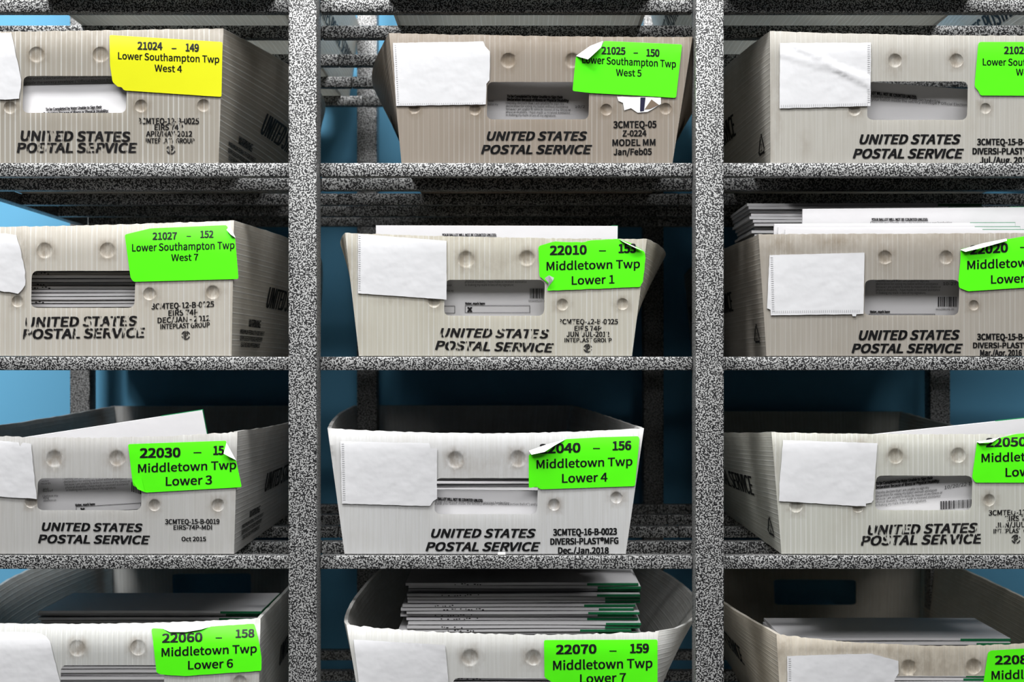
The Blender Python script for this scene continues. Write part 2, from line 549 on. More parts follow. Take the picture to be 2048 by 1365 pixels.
            me = bpy.data.meshes.new('side_panel'); me.from_pydata([tuple(v) for v in vo + vi], [], F)
            bm = bmesh.new(); bm.from_mesh(me); bmesh.ops.recalc_face_normals(bm, faces=bm.faces); bm.to_mesh(me); bm.free()
            lay = me.uv_layers.new(name='UVMap'); uv = uv + uv
            for l in me.loops: lay.data[l.index].uv = uv[l.vertex_index]
            at = me.attributes.new('dirt', 'FLOAT', 'POINT')
            at.data.foreach_set('value', [0.12 * math.exp(-(0.12 - u[0]) / 0.02) + 0.10 for u in uv])
            me.polygons.foreach_set('use_smooth', [True] * len(me.polygons)); me.set_sharp_from_angle(angle=math.radians(45))
            o = link_mesh('side_panel', me, s.mat, root); o.color = s.col
            if side < 0: s.left = o
            else: s.right = o
        # back panel, with a hand hole
        bl, br = bedge(-1, 0), bedge(1, 0); tl, tr = bedge(-1, 1), bedge(1, 1)
        def back(p, off):
            f, h = p
            a = bl.lerp(tl, h); b = br.lerp(tr, h)
            q = a.lerp(b, f); q.y += off; return q
        outl = densify([(0, 0), (1, 0), (1, 1), (0, 1)], 0.08)
        hl = densify(rounded([(0.31, 0.36), (0.69, 0.36), (0.69, 0.66), (0.31, 0.66)], 0.03), 0.08)
        sc = [(a * 10, b * 5) for a, b in outl]; hc = [(a * 10, b * 5) for a, b in hl]
        pts, fc = tri_sheet(sc, [hc], 0.6)
        me = solid_mesh('back_panel', pts, fc, lambda p: back((p[0] / 10, p[1] / 5), -WT), lambda p: back((p[0] / 10, p[1] / 5), 0.0), s.org,
                        lambda p: (p[0] * 0.028, p[1] * 0.024), lambda p: 0.08)
        o = link_mesh('back_panel', me, s.mat, root); o.color = s.col
        # base
        bm = bmesh.new()
        q = [edge(-1, 0) + Vector((WT, WT, 0)), edge(1, 0) + Vector((-WT, WT, 0)), bl.lerp(br, 1) + Vector((-WT, -WT, 0)), bl + Vector((WT, -WT, 0))]
        lo = [bm.verts.new(p - s.org) for p in q]; hi = [bm.verts.new(p - s.org + Vector((0, 0, WT))) for p in q]
        bm.faces.new(lo[::-1]); bm.faces.new(hi)
        for i in range(4): bm.faces.new((lo[i], lo[(i + 1) % 4], hi[(i + 1) % 4], hi[i]))
        uvl = bm.loops.layers.uv.new('UVMap')
        for f in bm.faces:
            for l in f.loops: l[uvl].uv = (l.vert.co.x, l.vert.co.y)
        o = bm_obj('base_panel', bm, s.mat, root); o.color = s.col
        return s
    # things printed or stuck on the face
    def ink(s, worn=False):
        s._ink = Ink(); s._worn = worn; return s._ink
    def ink_done(s, ink, worn=False, parent=None, off=0.0004, mat=None, name='printed_lettering'):
        a, b = Ink(), Ink(); nv, nf = ink.cut
        a.v, a.f = ink.v[:nv], ink.f[:nf]; b.v, b.f = ink.v[nv:], [[i - nv for i in f] for f in ink.f[nf:]]
        for nm, q in (('service_lettering', a), ('maker_lettering', b)):
            q.build(nm, lambda p: s.surf(p, off), mat or (M['worn'] if worn else M['ink']), parent or s.front, s.org)
    def sheet(s, name, poly, mat, off=0.0007, th=0.0005, jag=0.0, rnd_r=0, parent=None, lift=None, step=16):
        pl = rounded(poly, rnd_r) if rnd_r else poly
        pl = densify(pl, 9, jag)
        pts, fc = tri_sheet(pl, (), step)
        lf = lift or (lambda p: 0.0)
        me = solid_mesh(name, pts, fc, lambda p: s.surf(p, off + th + lf(p)), lambda p: s.surf(p, off + lf(p)), s.org)
        return link_mesh(name, me, mat, parent or s.root)
    def flap(s, pts, parent, name='curled_corner'):
        """pts: (x, y, lift in mm)"""
        bm = bmesh.new()
        f = [bm.verts.new(s.surf((x, y), 0.0016 + l * .001) - s.org) for x, y, l in pts]
        b = [bm.verts.new(s.surf((x, y), 0.0013 + l * .001) - s.org) for x, y, l in pts]
        bm.faces.new(f); bm.faces.new(b[::-1])
        n = len(f)
        for i in range(n): bm.faces.new((f[i], b[i], b[(i + 1) % n], f[(i + 1) % n]))
        bmesh.ops.recalc_face_normals(bm, faces=bm.faces)
        bmesh.ops.triangulate(bm, faces=[q for q in bm.faces if len(q.verts) > 4])
        o = bm_obj(name, bm, M['curl'], parent)
        o['label'] = 'white curled back of the label'
        return o
    def side_ink(s, side, what):
        """what: list of (text, w0, w1, h0, h1, bold, shear)"""
        def mp(p):
            q = s.S(side, p[0], p[1]); q.x += side * 0.0006; return q
        inks = {}
        for (t, w0, w1, h0, h1, b, sh) in what:
            ik = inks.setdefault('recycling_mark' if t == 'RECYCLE' else 'service_lettering' if t.startswith('UNITED') else 'warning_lettering', Ink())
            if t == 'RECYCLE':
                def T(a, c): return (w0 + (w1 - w0) * a, h0 + (h1 - h0) * c)
                P = [(0.0, 0.12), (1.0, 0.12), (0.5, 1.0)]
                for i in range(3):
                    a = Vector(P[i]); c = Vector(P[(i + 1) % 3]); d = (c - a)
                    a2 = a + d * .16; c2 = a + d * .84; nrm = Vector((-d.y, d.x)).normalized() * 0.055
                    ik.poly([T(*(a2 + nrm)), T(*(c2 + nrm)), T(*(c2 - nrm)), T(*(a2 - nrm))])
                    t0 = a + d * .97
                    ik.poly([T(*(c2 + nrm * 2.4)), T(*t0), T(*(c2 - nrm * 2.4))])
                v, f = text_geo('2', 0.02, 0.0); bb = len(ik.v)
                for (a, c) in v: ik.v.append(T(0.38 + .24 * a, 0.22 + .33 * c))
                ik.f.extend([[i + bb for i in q] for q in f])
                continue
            v, f = text_geo(t, b, sh)
            for dw in (-.0035, 0, .0035):
                bb = len(ik.v)
                for (a, c) in v:
                    ik.v.append((w0 + (w1 - w0) * a + dw, h0 + (h1 - h0) * c))
                ik.f.extend([[i + bb for i in q] for q in f])
        for nm, ik in inks.items(): ik.build(nm, mp, M['ink'], s.left if side < 0 else s.right, s.org)

SIDE_R = [('UNITED STATES POSTAL SERVICE', 0.24, 0.93, 0.40, 0.57, 0.02, 0.2), ('WARNING', 0.12, 0.215, 0.23, 0.29, 0.02, 0),
          ('MAXIMUM PENALTY FOR THEFT', 0.06, 0.26, 0.17, 0.205, 0.02, 0), ('OR MISUSE OF POSTAL PROPERTY', 0.06, 0.25, 0.12, 0.155, 0.02, 0), ('IS A FINE AND IMPRISONMENT', 0.07, 0.235, 0.07, 0.105, 0.02, 0)]
SIDE_F = [('UNITED STATES POSTAL SERVICE', 0.95, 0.27, 0.42, 0.60, 0.02, 0.2), ('RECYCLE', 0.10, 0.045, 0.10, 0.28, 0, 0)]
SIDE_L = [('UNITED STATES POSTAL SERVICE', 0.93, 0.16, 0.42, 0.60, 0.02, 0.2), ('RECYCLE', 0.10, 0.045, 0.10, 0.28, 0, 0)]

def usps(ik, a, b, bold=0.03, shear=0.22):
    ik.text('UNITED STATES', a[0], a[1], a[2], a[3], a[4], bold, shear)
    ik.text('POSTAL SERVICE', b[0], b[1], b[2], b[3], b[4], bold, shear)
    ik.cut = (len(ik.v), len(ik.f))
def logo(ik, cx, cy, r=9.5):
    ik.ring(cx, cy, r, r * .72, 15, 165); ik.ring(cx, cy, r, r * .72, 195, 345)
    ik.text('IP', cx - r * .48, cx + r * .5, cy + r * .62, r * 1.25, 0, 0.04)
def num_sticker(t, poly, mat, lines, label_hint, jag=0.0, rr=4, dash=None, lift=None):
    st = t.sheet('precinct_label', poly, mat, 0.0008, 0.0003, jag, rr, lift=lift)
    ik = Ink()
    for (tx, x0, x1, yb, cap, sl, bo) in lines: ik.text(tx, x0, x1, yb, cap, sl, bo)
    if dash: ik.bar(dash[0], dash[2] - 1.0, dash[1], dash[2] + 1.0, dash[3] if len(dash) > 3 else 0.0)
    lf = lift or (lambda p: 0.0)
    ik.build('printed_lettering', lambda p: t.surf(p, 0.0013 + lf(p)), M['ink'], st, t.org)
    t.sticker = st
    return st

trays = {}
def mk(key, *a, **k):
    trays[key] = Tray(*a, **k).build(); return trays[key]

B = 0.042   # weight of the bold numbers
R_ = 0.018  # weight of the plain sticker lines

# ---- row 1
t = mk('21024', 'white mail tray with the yellow label numbered 21024', 1, -165, 66, 447, 57, -137, 437, sag=0, col=(190, 183, 172), bold=True,
       bl=30, br=100, shift=0, hole=(46, 152, 253, 226), dimples=[(73, 109, 16), (201, 109, 16), (282, 212, 13), (407, 211, 13), (20, 215, 13)], topdirt=(0.35, 30))
ik = t.ink(); usps(ik, (41, 261, 281, 19, 0.01), (33.5, 274.5, 305, 18.5, 0.0), 0.048, 0.12)
ik.text('3CMTEQ-12-B-0025', 275, 398, 248, 11.5, 0, .035); ik.text('EIRS 74P', 309, 366, 260, 11, 0, .035)
ik.text('APR/MAY-2012', 292, 384.5, 273, 10.5, 0, .035); ik.text('INTEPLAST GROUP', 291.5, 389, 286.5, 9.5, 0, .035); logo(ik, 342, 299.5)
t.ink_done(ik, True)
num_sticker(t, [(219, 70), (445, 84), (443, 194), (248, 181), (243, 174), (236, 174), (225, 164), (220, 130)], M['yellow'],
            [('21024', 275, 325, 98.5, 14.5, .02, B), ('149', 371, 398, 102, 14.5, .03, B), ('Lower Southampton Twp', 236, 438.5, 118, 13.6, .038, R_), ('West 4', 309, 364, 142.5, 13.2, .04, R_)], '', dash=(343, 353, 97))
c = t.sheet('blank_card', [(-150, 60), (22, 66), (24, 75), (43, 160), (41, 176), (38, 198), (-145, 205)], M['card'], 0.0006, 0.0006, 0.7)
t.side_ink(1, SIDE_R)

t = mk('21025', 'grey-brown stained mail tray with the green label numbered 21025', 1, 778, 66, 1385, 74, 803, 1345, sag=2, col=(172, 161, 149), bold=False,
       bl=95, br=95, shift=10, hole=(974, 164, 1178, 239), dimples=[(1016.5, 121, 15.5), (1145, 121, 15.5), (1212.6, 219.5, 12), (1331, 217.6, 12), (829, 216, 12), (950, 219, 12)], topdirt=(0.6, 16))
ik = t.ink(); usps(ik, (973.5, 1174.7, 280.5, 16.8, 0), (962, 1184.5, 307.5, 16.8, 0), 0.048, 0.25)
ik.text('3CMTEQ-05', 1226.6, 1313, 256, 13, -.01, .035); ik.text('Z-0224', 1245, 1293, 272.7, 11.5, -.01, .035)
ik.text('MODEL MM', 1224.7, 1311, 291.8, 12.5, -.01, .035); ik.text('Jan/Feb05', 1227, 1303.6, 310, 12, -.01, .035)
t.ink_done(ik)
num_sticker(t, [(1208, 82), (1364, 89), (1352, 196), (1290, 192), (1180, 186), (1145, 182), (1152, 112), (1176, 120), (1203, 94)], M['green'],
            [('21025', 1203, 1251, 108, 14, .02, B), ('150', 1292.6, 1319, 112.3, 14, .03, B), ('Lower Southampton Twp', 1164, 1352, 126, 14, .048, R_), ('West 5', 1232, 1283, 151.5, 13.2, .03, R_)], '', dash=(1267, 1276, 106))
t.flap([(1152, 112, 0), (1180, 92, 3), (1206, 82, 0), (1202, 95, 4), (1176, 119, 5)], t.sticker)
t.sheet('blank_card', [(786, 86), (966, 83), (970, 92), (980, 103), (979, 160), (973, 168), (971.5, 209), (792, 212)], M['card'], 0.0006, 0.0006, 0.4)
sc_ = t.sheet('torn_paper_scrap', [(1234, 193), (1322, 195), (1322, 208), (1295, 224), (1275, 226), (1262, 217), (1248, 221), (1246, 206), (1237, 202)], M['curl'], 0.0004, 0.0003, 0.6)
ik = Ink(); ik.poly([(1281, 195), (1291, 195), (1288, 222), (1280, 223)]); ik.build('dark_stripe', lambda p: t.surf(p, .0009), M['darkstripe'], sc_, t.org)
ik = Ink(); ik.poly([(1289, 219), (1303, 199), (1318, 210), (1300, 218)]); ik.build('brown_residue', lambda p: t.surf(p, .0009), M['brown'], sc_, t.org)
t.side_ink(-1, SIDE_F); t.side_ink(1, SIDE_R)

t = mk('21026', 'white mail tray with the green label numbered 21026, top of the right column', 1, 1540, 62, 2140, 70, 1541, 2129, sag=4, col=(202, 199, 192),
       bl=55, br=20, shift=0, hole=(1735, 163, 1935, 240), dimples=[(1790, 121, 14), (1913, 121, 14), (1971, 217, 11), (1709, 219, 13)], topdirt=(0.2, 20), dirtspots=[(1790, 130, 22, 26, .35), (1556, 200, 10, 90, .3), (1610, 290, 12, 30, .25)])
ik = t.ink(); usps(ik, (1719, 1922, 287.7, 18, 0), (1705.5, 1928, 316.4, 18, 0), 0.048, 0.27)
ik.text('3CMTEQ-15-B-0023', 1954, 2082, 290, 12, 0, .045); ik.text('DIVERSI-PLAST\u00aeMFG', 1945, 2083, 308.5, 12, 0, .045); ik.text('Jul./Aug. 2016', 1959, 2062, 326.5, 12, 0, .045)
t.ink_done(ik)
num_sticker(t, [(1957, 84), (2170, 84), (2160, 192), (1961, 191), (1957, 182), (1949, 173)], M['green'],
            [('21026', 2008, 2058, 107.6, 14, .0, B), ('Lower Southampton Twp', 1965.5, 2160, 130.5, 13.5, .01, R_), ('West 6', 2032, 2084, 150.7, 13, .01, R_)], '', rr=6)
t.sheet('blank_card', [(1560, 86), (1742, 85.5), (1741, 212), (1559, 217)], M['card'], 0.0006, 0.0006, 0.4,
        lift=lambda p: 0.0012 * max(0, 1 - abs((p[1] - 95) - (p[0] - 1600) * .55) / 9) + 0.0009 * max(0, 1 - abs((p[1] - 118) - (p[0] - 1600) * .28) / 8), step=7)
t.side_ink(-1, SIDE_F)

# ---- row 2
t = mk('21027', 'white mail tray with the green label numbered 21027 and stacked envelopes in its handle hole', 2, -135, 455, 468, 441, -129, 463, sag=3, col=(222, 216, 206), bold=True,
       bl=30, br=52, shift=0, hole=(63, 542, 270, 616), dimples=[(89.5, 501, 16), (215, 501, 16), (299, 588, 13), (425.5, 585, 14), (35, 603, 12)], topdirt=(0.2, 14), dirtspots=[(40, 520, 16, 60, .5)])
ik = t.ink(); usps(ik, (50.6, 274.5, 654, 18.5, -.011), (45.5, 290, 678, 18.5, -.012), 0.048, 0.1)
ik.text('3CMTEQ-12-B-0025', 302.5, 428, 619, 11, -.04, .035); ik.text('EIRS 74P', 336.6, 396.5, 632, 10.5, -.04, .035)
ik.text('DEC/JAN - 2012', 315, 420, 646.5, 10.5, -.045, .035); ik.text('INTEPLAST GROUP', 320.6, 419.7, 658.5, 9.5, -.04, .035); logo(ik, 371.5, 671, 9)
t.ink_done(ik, True)
num_sticker(t, [(249.5, 469.5), (301, 457), (453, 450.5), (458, 461), (470, 474), (477, 558.4), (267, 564), (261, 556)], M['green'],
            [('21027', 305, 354, 479.5, 13.6, -.02, B), ('152', 400.5, 427, 475.7, 13.6, -.01, B), ('Lower Southampton Twp', 264, 469, 503, 14.3, -.027, R_), ('West 7', 342.5, 396.5, 522, 13, -.02, R_)], '', dash=(373, 382, 473))
t.flap([(453, 460, 2), (460, 451, 0), (471, 476, 0), (462, 470, 4)], t.sticker)
t.sheet('blank_card', [(-125, 455), (0, 467), (20, 468), (32.5, 470.6), (42, 505), (49.5, 544), (50.6, 571), (44, 580), (36, 588.5), (0, 582), (-120, 575)], M['card'], 0.0006, 0.0008, 1.0)
t.side_ink(1, SIDE_R)

t = mk('22010', 'cream mail tray with the torn green label numbered 22010', 2, 690, 466, 1294, 478, 718, 1264, sag=3, col=(224, 218, 206), bold=True,
       bl=62, br=88, pk=.9, shift=0, hole=(889, 560, 1089, 632), dimples=[(932.5, 518.7, 17), (1053.6, 516.7, 16), (1125, 609.7, 12), (1245, 608.5, 12), (868, 603, 13)], topdirt=(0.28, 14), dirtspots=[(700, 540, 14, 60, .35), (990, 530, 60, 28, .25), (790, 603, 40, 6, .3)])
ik = t.ink(); usps(ik, (880, 1098.5, 674, 16.8, .013), (870, 1108, 699.5, 17, .022), 0.048, 0.24)
ik.text('3CMTEQ-12-B-0025', 1117, 1236, 648.4, 9.6, 0, .035); ik.text('EIRS 74P', 1149, 1203, 662, 9.6, 0, .035)
ik.text('JUN/JUL-2012', 1133, 1219, 673.8, 9.8, 0, .035); ik.text('INTEPLAST GROUP', 1129, 1223.5, 684.7, 8, 0, .035); logo(ik, 1175.5, 697, 8.8)
t.ink_done(ik, True)
num_sticker(t, [(1077, 493), (1108, 483.5), (1167, 485), (1179, 481), (1238, 478.4), (1262, 487), (1288, 502), (1291, 515), (1286, 563.6), (1280, 574.5), (1093, 582), (1098, 570), (1085, 558), (1079, 553)], M['green'],
            [('22010', 1099.7, 1173.5, 510, 17.5, -.02, .045), ('153', 1237, 1272, 506, 17, -.02, .045), ('Middletown Twp', 1093, 1280, 541, 16.5, -.027, .022), ('Lower 1', 1143.4, 1229, 569.5, 16.3, -.03, .022)], '', dash=(1198, 1212, 502), jag=.5)
t.flap([(1238, 479, 0), (1262, 490, 0), (1288, 502.5, 1), (1268, 495, 4), (1250, 486, 4)], t.sticker)
t.flap([(1089, 557, 2), (1098, 551, 4), (1108, 556, 0), (1106, 562, 1), (1096, 575, 0), (1097, 566, 2)], t.sticker)
t.sheet('blank_card', [(716, 468), (893, 482), (893, 599.5), (716, 587)], M['card'], 0.0006, 0.0006, 0.3)
t.side_ink(1, SIDE_R); t.side_ink(-1, SIDE_L)

t = mk('22020', 'grey overfull mail tray with the green label numbered 22020', 2, 1517, 469, 2130, 466, 1533, 2115, sag=0, col=(186, 180, 171),
       bl=24, br=20, shift=0, hole=(1729, 560, 1918, 631), dimples=[(1770, 515, 14), (1892, 515, 14), (1947.5, 611, 10.5)], topdirt=(0.35, 30), dirtspots=[(1560, 490, 50, 20, .5), (1670, 485, 50, 18, .55), (1585, 505, 40, 8, .5), (1770, 528, 20, 22, .3)])
ik = t.ink(); usps(ik, (1717.6, 1920, 680, 18, -.005), (1703, 1926, 706, 17.5, 0), 0.048, 0.25)
ik.text('3CMTEQ-15-B-0023', 1954, 2082, 680, 11.8, 0, .045); ik.text('DIVERSI-PLAST\u00aeMFG', 1946, 2084, 696.4, 10.5, 0, .045); ik.text('Mar./Apr. 2016', 1960, 2044, 712, 11.5, 0, .045)
t.ink_done(ik)
num_sticker(t, [(1921, 499), (1970, 487), (2019, 478), (2048, 473), (2160, 468), (2150, 568), (2048, 575.7), (1936, 583), (1918, 575.7), (1917, 560), (1921, 520)], M['green'],
            [('22020', 1940, 2016, 509, 17, -.065, .045), ('Middletown Twp', 1934.5, 2125, 539, 16.5, -.045, .022), ('Lower 2', 1982, 2068, 567.5, 16.3, -.04, .022)], '', dash=(2040, 2053, 495))
t.flap([(1921, 500, 0), (1965, 487, 2), (2013, 477.5, 0), (2014, 482, 3), (1968, 495, 4), (1931, 504, 3)], t.sticker)
t.sheet('blank_card', [(1539, 510.5), (1729, 505.6), (1727, 628), (1713, 629), (1712, 633), (1705, 633), (1704, 629), (1542, 631), (1541, 620), (1534, 617)], M['card'], 0.0006, 0.0006, 0.3)
t.side_ink(-1, SIDE_F)

# ---- row 3
t = mk('22030', 'pale grey mail tray with the green label numbered 22030', 3, -120, 866, 475, 864, -110, 468, sag=11, col=(206, 205, 203),
       bl=30, br=35, shift=-22, hole=(75, 957, 283, 1021), dimples=[(108.7, 918, 17), (234, 917, 16), (309, 1011, 12), (436, 1011, 13), (62, 1004, 13)], topdirt=(0.35, 8), dip=0.004, bow=.010, backraise=.007, jag=1.4)
ik = t.ink(); usps(ik, (83.7, 285.4, 1061.8, 15.5, .011), (76, 300, 1086.5, 16, .01), 0.048, 0.2)
ik.text('3CMTEQ-15-B-0019', 330, 439, 1049, 9.5, -.005, .035); ik.text('EIRS-74P-MDI', 347, 424, 1060, 8.5, -.005, .035); ik.text('Oct 2015', 363, 412, 1083, 8.5, 0, .035)
t.ink_done(ik)
num_sticker(t, [(256, 889), (453, 882), (449, 905), (472, 921), (483.6, 975), (290.5, 986), (275, 976), (266, 972)], M['green'],
            [('22030', 279.6, 361, 916, 18, -.02, .045), ('15', 426.5, 448, 910, 17, -.01, .045), ('Middletown Twp', 276, 472.6, 946, 16.5, -.038, .022), ('Lower 3', 331.5, 424, 972, 17, -.035, .022)], '', dash=(387, 402.6, 906, -.02))
t.flap([(453, 886, 0), (447, 908, 4), (460, 915, 3), (472, 921, 0)], t.sticker)
t.flap([(266, 962, 2), (283, 957, 0), (290, 985, 0), (275, 979, 2)], t.sticker).data.materials[0] = M['green']
t.sheet('blank_card', [(-115, 878), (0, 882), (37.6, 885.5), (40, 893), (45, 886), (62, 888), (73.5, 999), (65, 997.5), (0, 994), (-112, 990)], M['card'], 0.0006, 0.0008, .6)
t.side_ink(1, SIDE_R)

t = mk('22040', 'bright white mail tray with the green label numbered 22040', 3, 655, 857, 1288, 857, 689, 1251.5, sag=10, col=(232, 232, 230),
       bl=15, br=5, shift=-95, hole=(870, 957, 1075, 1029), dimples=[(911, 920, 17), (1036, 918, 17), (1108, 1010, 12), (1233, 996, 12)], topdirt=(0.06, 14), bow=.010, backraise=.004, dirtspots=[(975, 930, 90, 26, .18)])
ik = t.ink(); usps(ik, (862, 1072, 1075.6, 16.5, 0), (851, 1081, 1102.6, 16.8, 0), 0.048, 0.26)
ik.text('3CMTEQ-16-B-0023', 1106, 1234, 1071.7, 12.5, -.015, .045); ik.text('DIVERSI-PLAST\u00aeMFG', 1100.5, 1237, 1090, 12, -.015, .045); ik.text('Dec./Jan.2018', 1116, 1217.7, 1107.7, 12, 0, .045)
t.ink_done(ik)
num_sticker(t, [(1057.5, 910), (1090, 895), (1132, 879), (1200, 875), (1276, 873), (1279, 877), (1270, 973), (1081, 979.5), (1074, 974), (1057.5, 977)], M['green'],
            [('22040', 1079, 1161, 907.6, 18, -.035, .045), ('156', 1225, 1262.6, 900.8, 17, -.03, .045), ('Middletown Twp', 1073, 1265, 937.7, 16.5, -.033, .022), ('Lower 4', 1124, 1215, 966, 17, -.03, .022)], '', dash=(1186, 1200, 897.5))
t.flap([(1058, 902, 0), (1092, 890, 2), (1130, 880, 0), (1112, 890, 4), (1089, 904.5, 5), (1063, 910, 4)], t.sticker)
t.sheet('blank_card', [(680.5, 883), (858, 887), (862, 897), (874, 898), (874, 998), (866, 1003), (860, 1013), (684, 1008)], M['card'], 0.0006, 0.0006, .4)
bm = bmesh.new(); a = t.surf((1003.5, 1110)); box_into(bm, a.x - 8 * PX, a.x + 8 * PX, a.y - .006, a.y - .0022, a.z - .0000, a.z + 6 * PX, .0008)
bmesh.ops.translate(bm, verts=bm.verts, vec=-t.org); bm_obj('tape_scrap', bm, M['tape'], t.root)
t.side_ink(-1, SIDE_L)

t = mk('22050', 'white striped mail tray with the peeling green 22050 label and a raised envelope', 3, 1543, 865, 2150, 867, 1563, 2131, sag=3, col=(224, 222, 214), bold=True,
       bl=60, br=20, shift=0, hole=(1751, 952, 1944, 1021), dimples=[(1791, 913, 15.5), (1916.5, 911, 15.5), (1978.5, 1001, 12), (1592, 1012, 14), (1716, 1014, 12)], topdirt=(0.25, 9), dip=0.011, dirtspots=[(1550, 920, 10, 60, .3), (1720, 884, 40, 6, .45)])
ik = t.ink(); usps(ik, (1735.5, 1955.7, 1070, 18, -.022), (1721, 1965.5, 1091.5, 18, -.018), 0.048, 0.2)
ik.text('3CMTEQ-12-B-0025', 1977, 2102, 1031.5, 10, -.02, .035); ik.text('EIRS 74P', 2009, 2068, 1043, 10, -.02, .035)
ik.text('JUN/JUL-2012', 1991.6, 2084, 1056, 10, -.02, .035); ik.text('INTEPLAST GROUP', 1987, 2085, 1067.5, 8.5, -.02, .035); logo(ik, 2032, 1079, 9.3)
t.ink_done(ik, True)
num_sticker(t, [(1954, 884), (1990, 879), (2029, 869), (2170, 855), (2165, 952), (2048, 966), (1951, 966), (1944, 956)], M['green'],
            [('22050', 1972, 2053, 894.5, 17, -.03, .045), ('Middletown Twp', 1963, 2158, 925, 16.5, -.03, .022), ('Lower 5', 2011, 2104, 954, 17, -.04, .022)], '')
t.flap([(1953, 884, 0), (1978, 880, 2), (2000, 875, 0), (1985, 885, 3), (1959, 887, 3)], t.sticker)
t.sheet('blank_card', [(1566, 880.7), (1755, 887), (1748, 982), (1747, 1000), (1743, 1006), (1732, 1008), (1732, 1013.7), (1558, 1003), (1559, 969)], M['card'], 0.0006, 0.0006, .5)
t.side_ink(-1, SIDE_L)

# ---- row 4
t = mk('22060', 'white ribbed mail tray of the bottom row, its 22060 label torn along the top', 4, -85, 1245, 521, 1237, -65, 515, sag=7, col=(226, 226, 220), bold=True,
       bl=75, br=20, shift=-66, hole=(121, 1331, 328, 1400), dimples=[(154.5, 1297, 17), (276, 1296, 16), (480, 1364, 13)], topdirt=(0.1, 8), bow=.008)
num_sticker(t, [(303, 1257.7), (325, 1258), (335, 1263), (360, 1265), (383, 1262), (404, 1259), (424, 1253.6), (509, 1248.5), (518, 1285), (523, 1316), (523, 1342.5), (369, 1353), (322, 1350), (313, 1346)], M['green'],
            [('22060', 324, 405, 1286, 17, -.03, .045), ('158', 471, 509, 1276, 15.6, -.03, .045), ('Middletown Twp', 323, 513.7, 1314, 16.5, -.042, .022), ('Lower 6', 376, 466, 1339.7, 16.4, -.045, .022)], '', dash=(431, 444, 1276.5), jag=.4)
t.flap([(325, 1258, 0), (360, 1260, 0), (400, 1256, 0), (420, 1254, 0), (402, 1260, 2), (372, 1265, 2), (340, 1265, 2)], t.sticker)
t.sheet('blank_card', [(-75, 1262), (0, 1264.5), (60, 1265), (82, 1268), (93, 1274), (100, 1284), (120, 1365), (126, 1395), (-70, 1390)], M['card'], 0.0006, 0.0008, .4)
t.side_ink(1, SIDE_R)

t = mk('22070', 'cream mail tray with the green label numbered 22070, envelopes piled above its rim', 4, 693, 1251, 1318, 1263, 735, 1290, sag=12, col=(232, 229, 220),
       bl=28, br=120, pk=.62, shift=15, hole=(905, 1357, 1110, 1425), dimples=[(940, 1316, 17), (1067, 1316, 16)], topdirt=(0.2, 8), bow=.012, jag=1.5)
num_sticker(t, [(1088, 1281), (1315, 1280), (1315, 1365), (1314, 1388), (1112, 1388), (1105, 1366), (1089, 1356)], M['green'],
            [('22070', 1112, 1193, 1309, 17.5, -.02, .045), ('159', 1260, 1298, 1306.8, 17.5, -.02, .045), ('Middletown Twp', 1106, 1305, 1341, 18, -.025, .022), ('Lower 7', 1160, 1252, 1367, 17, -.03, .022)], '', dash=(1219, 1233, 1303))
t.sheet('blank_card', [(707, 1280), (890, 1291), (897, 1365), (899, 1405), (722, 1405)], M['card'], 0.0006, 0.0006, .4)
t.side_ink(1, SIDE_R)

t = mk('22080', 'tan stained mail tray with the green label numbered 22080', 4, 1553, 1269, 2195, 1275, 1566, 2165, sag=20, col=(222, 215, 202),
       bl=75, br=20, shift=20, hole=(1775, 1353, 1985, 1425), dimples=[(1817, 1336, 16), (1947, 1334, 16)], topdirt=(0.10, 60), bow=.012, jag=1.2, dirtspots=[(1700, 1302, 220, 14, .42), (1560, 1300, 26, 60, .45), (1840, 1330, 130, 36, .42)])
num_sticker(t, [(1976, 1306), (1982, 1302), (2048, 1298), (2195, 1293), (2185, 1405), (1962, 1405), (1967, 1365)], M['green'],
            [('22080', 1990, 2072, 1329.5, 16.5, -.02, .045), ('Middletown Twp', 1983, 2180, 1360, 16.5, -.03, .022)], '', rr=5)
t.sheet('blank_card', [(1574, 1313), (1742, 1308), (1797, 1323), (1797, 1347.5), (1789, 1360), (1788, 1430), (1576, 1430)], M['card'], 0.0006, 0.0006, .5)
t.side_ink(-1, SIDE_F)

M['tick'] = mat_plain('grey_perforation', (0.42, 0.42, 0.43, 1), 0.7, 0.2)
def perforate(key, xa, ya, xb, yb, dx=5.0, step=4.2):
    t = trays[key]; card = [o for o in t.root.children if o.name.startswith('blank_card')][0]
    ik = Ink(); n = int(math.hypot(xb - xa, yb - ya) / step)
    for i in range(n):
        x = xa + (xb - xa) * i / n; y = ya + (yb - ya) * i / n
        if abs(yb - ya) > abs(xb - xa): ik.poly([(x, y), (x + dx, y), (x + dx, y + 1.1), (x, y + 1.1)])
        else: ik.poly([(x, y), (x + 1.1, y), (x + 1.1, y + dx), (x, y + dx)])
    ik.build('perforated_edge', lambda p: t.surf(p, .0014), M['tick'], card, t.org)
for a in (('21026', 1735, 90, 1735, 208), ('21026', 1562, 210, 1738, 206), ('22010', 717, 472, 717, 584, 4), ('22020', 1541, 515, 1544, 626), ('22020', 1545, 622, 1722, 620),
          ('22040', 683, 888, 686, 1004), ('22080', 1577, 1318, 1578, 1420), ('21025', 789, 90, 795, 208, 3), ('21025', 797, 207, 968, 205, 3)): perforate(*a)

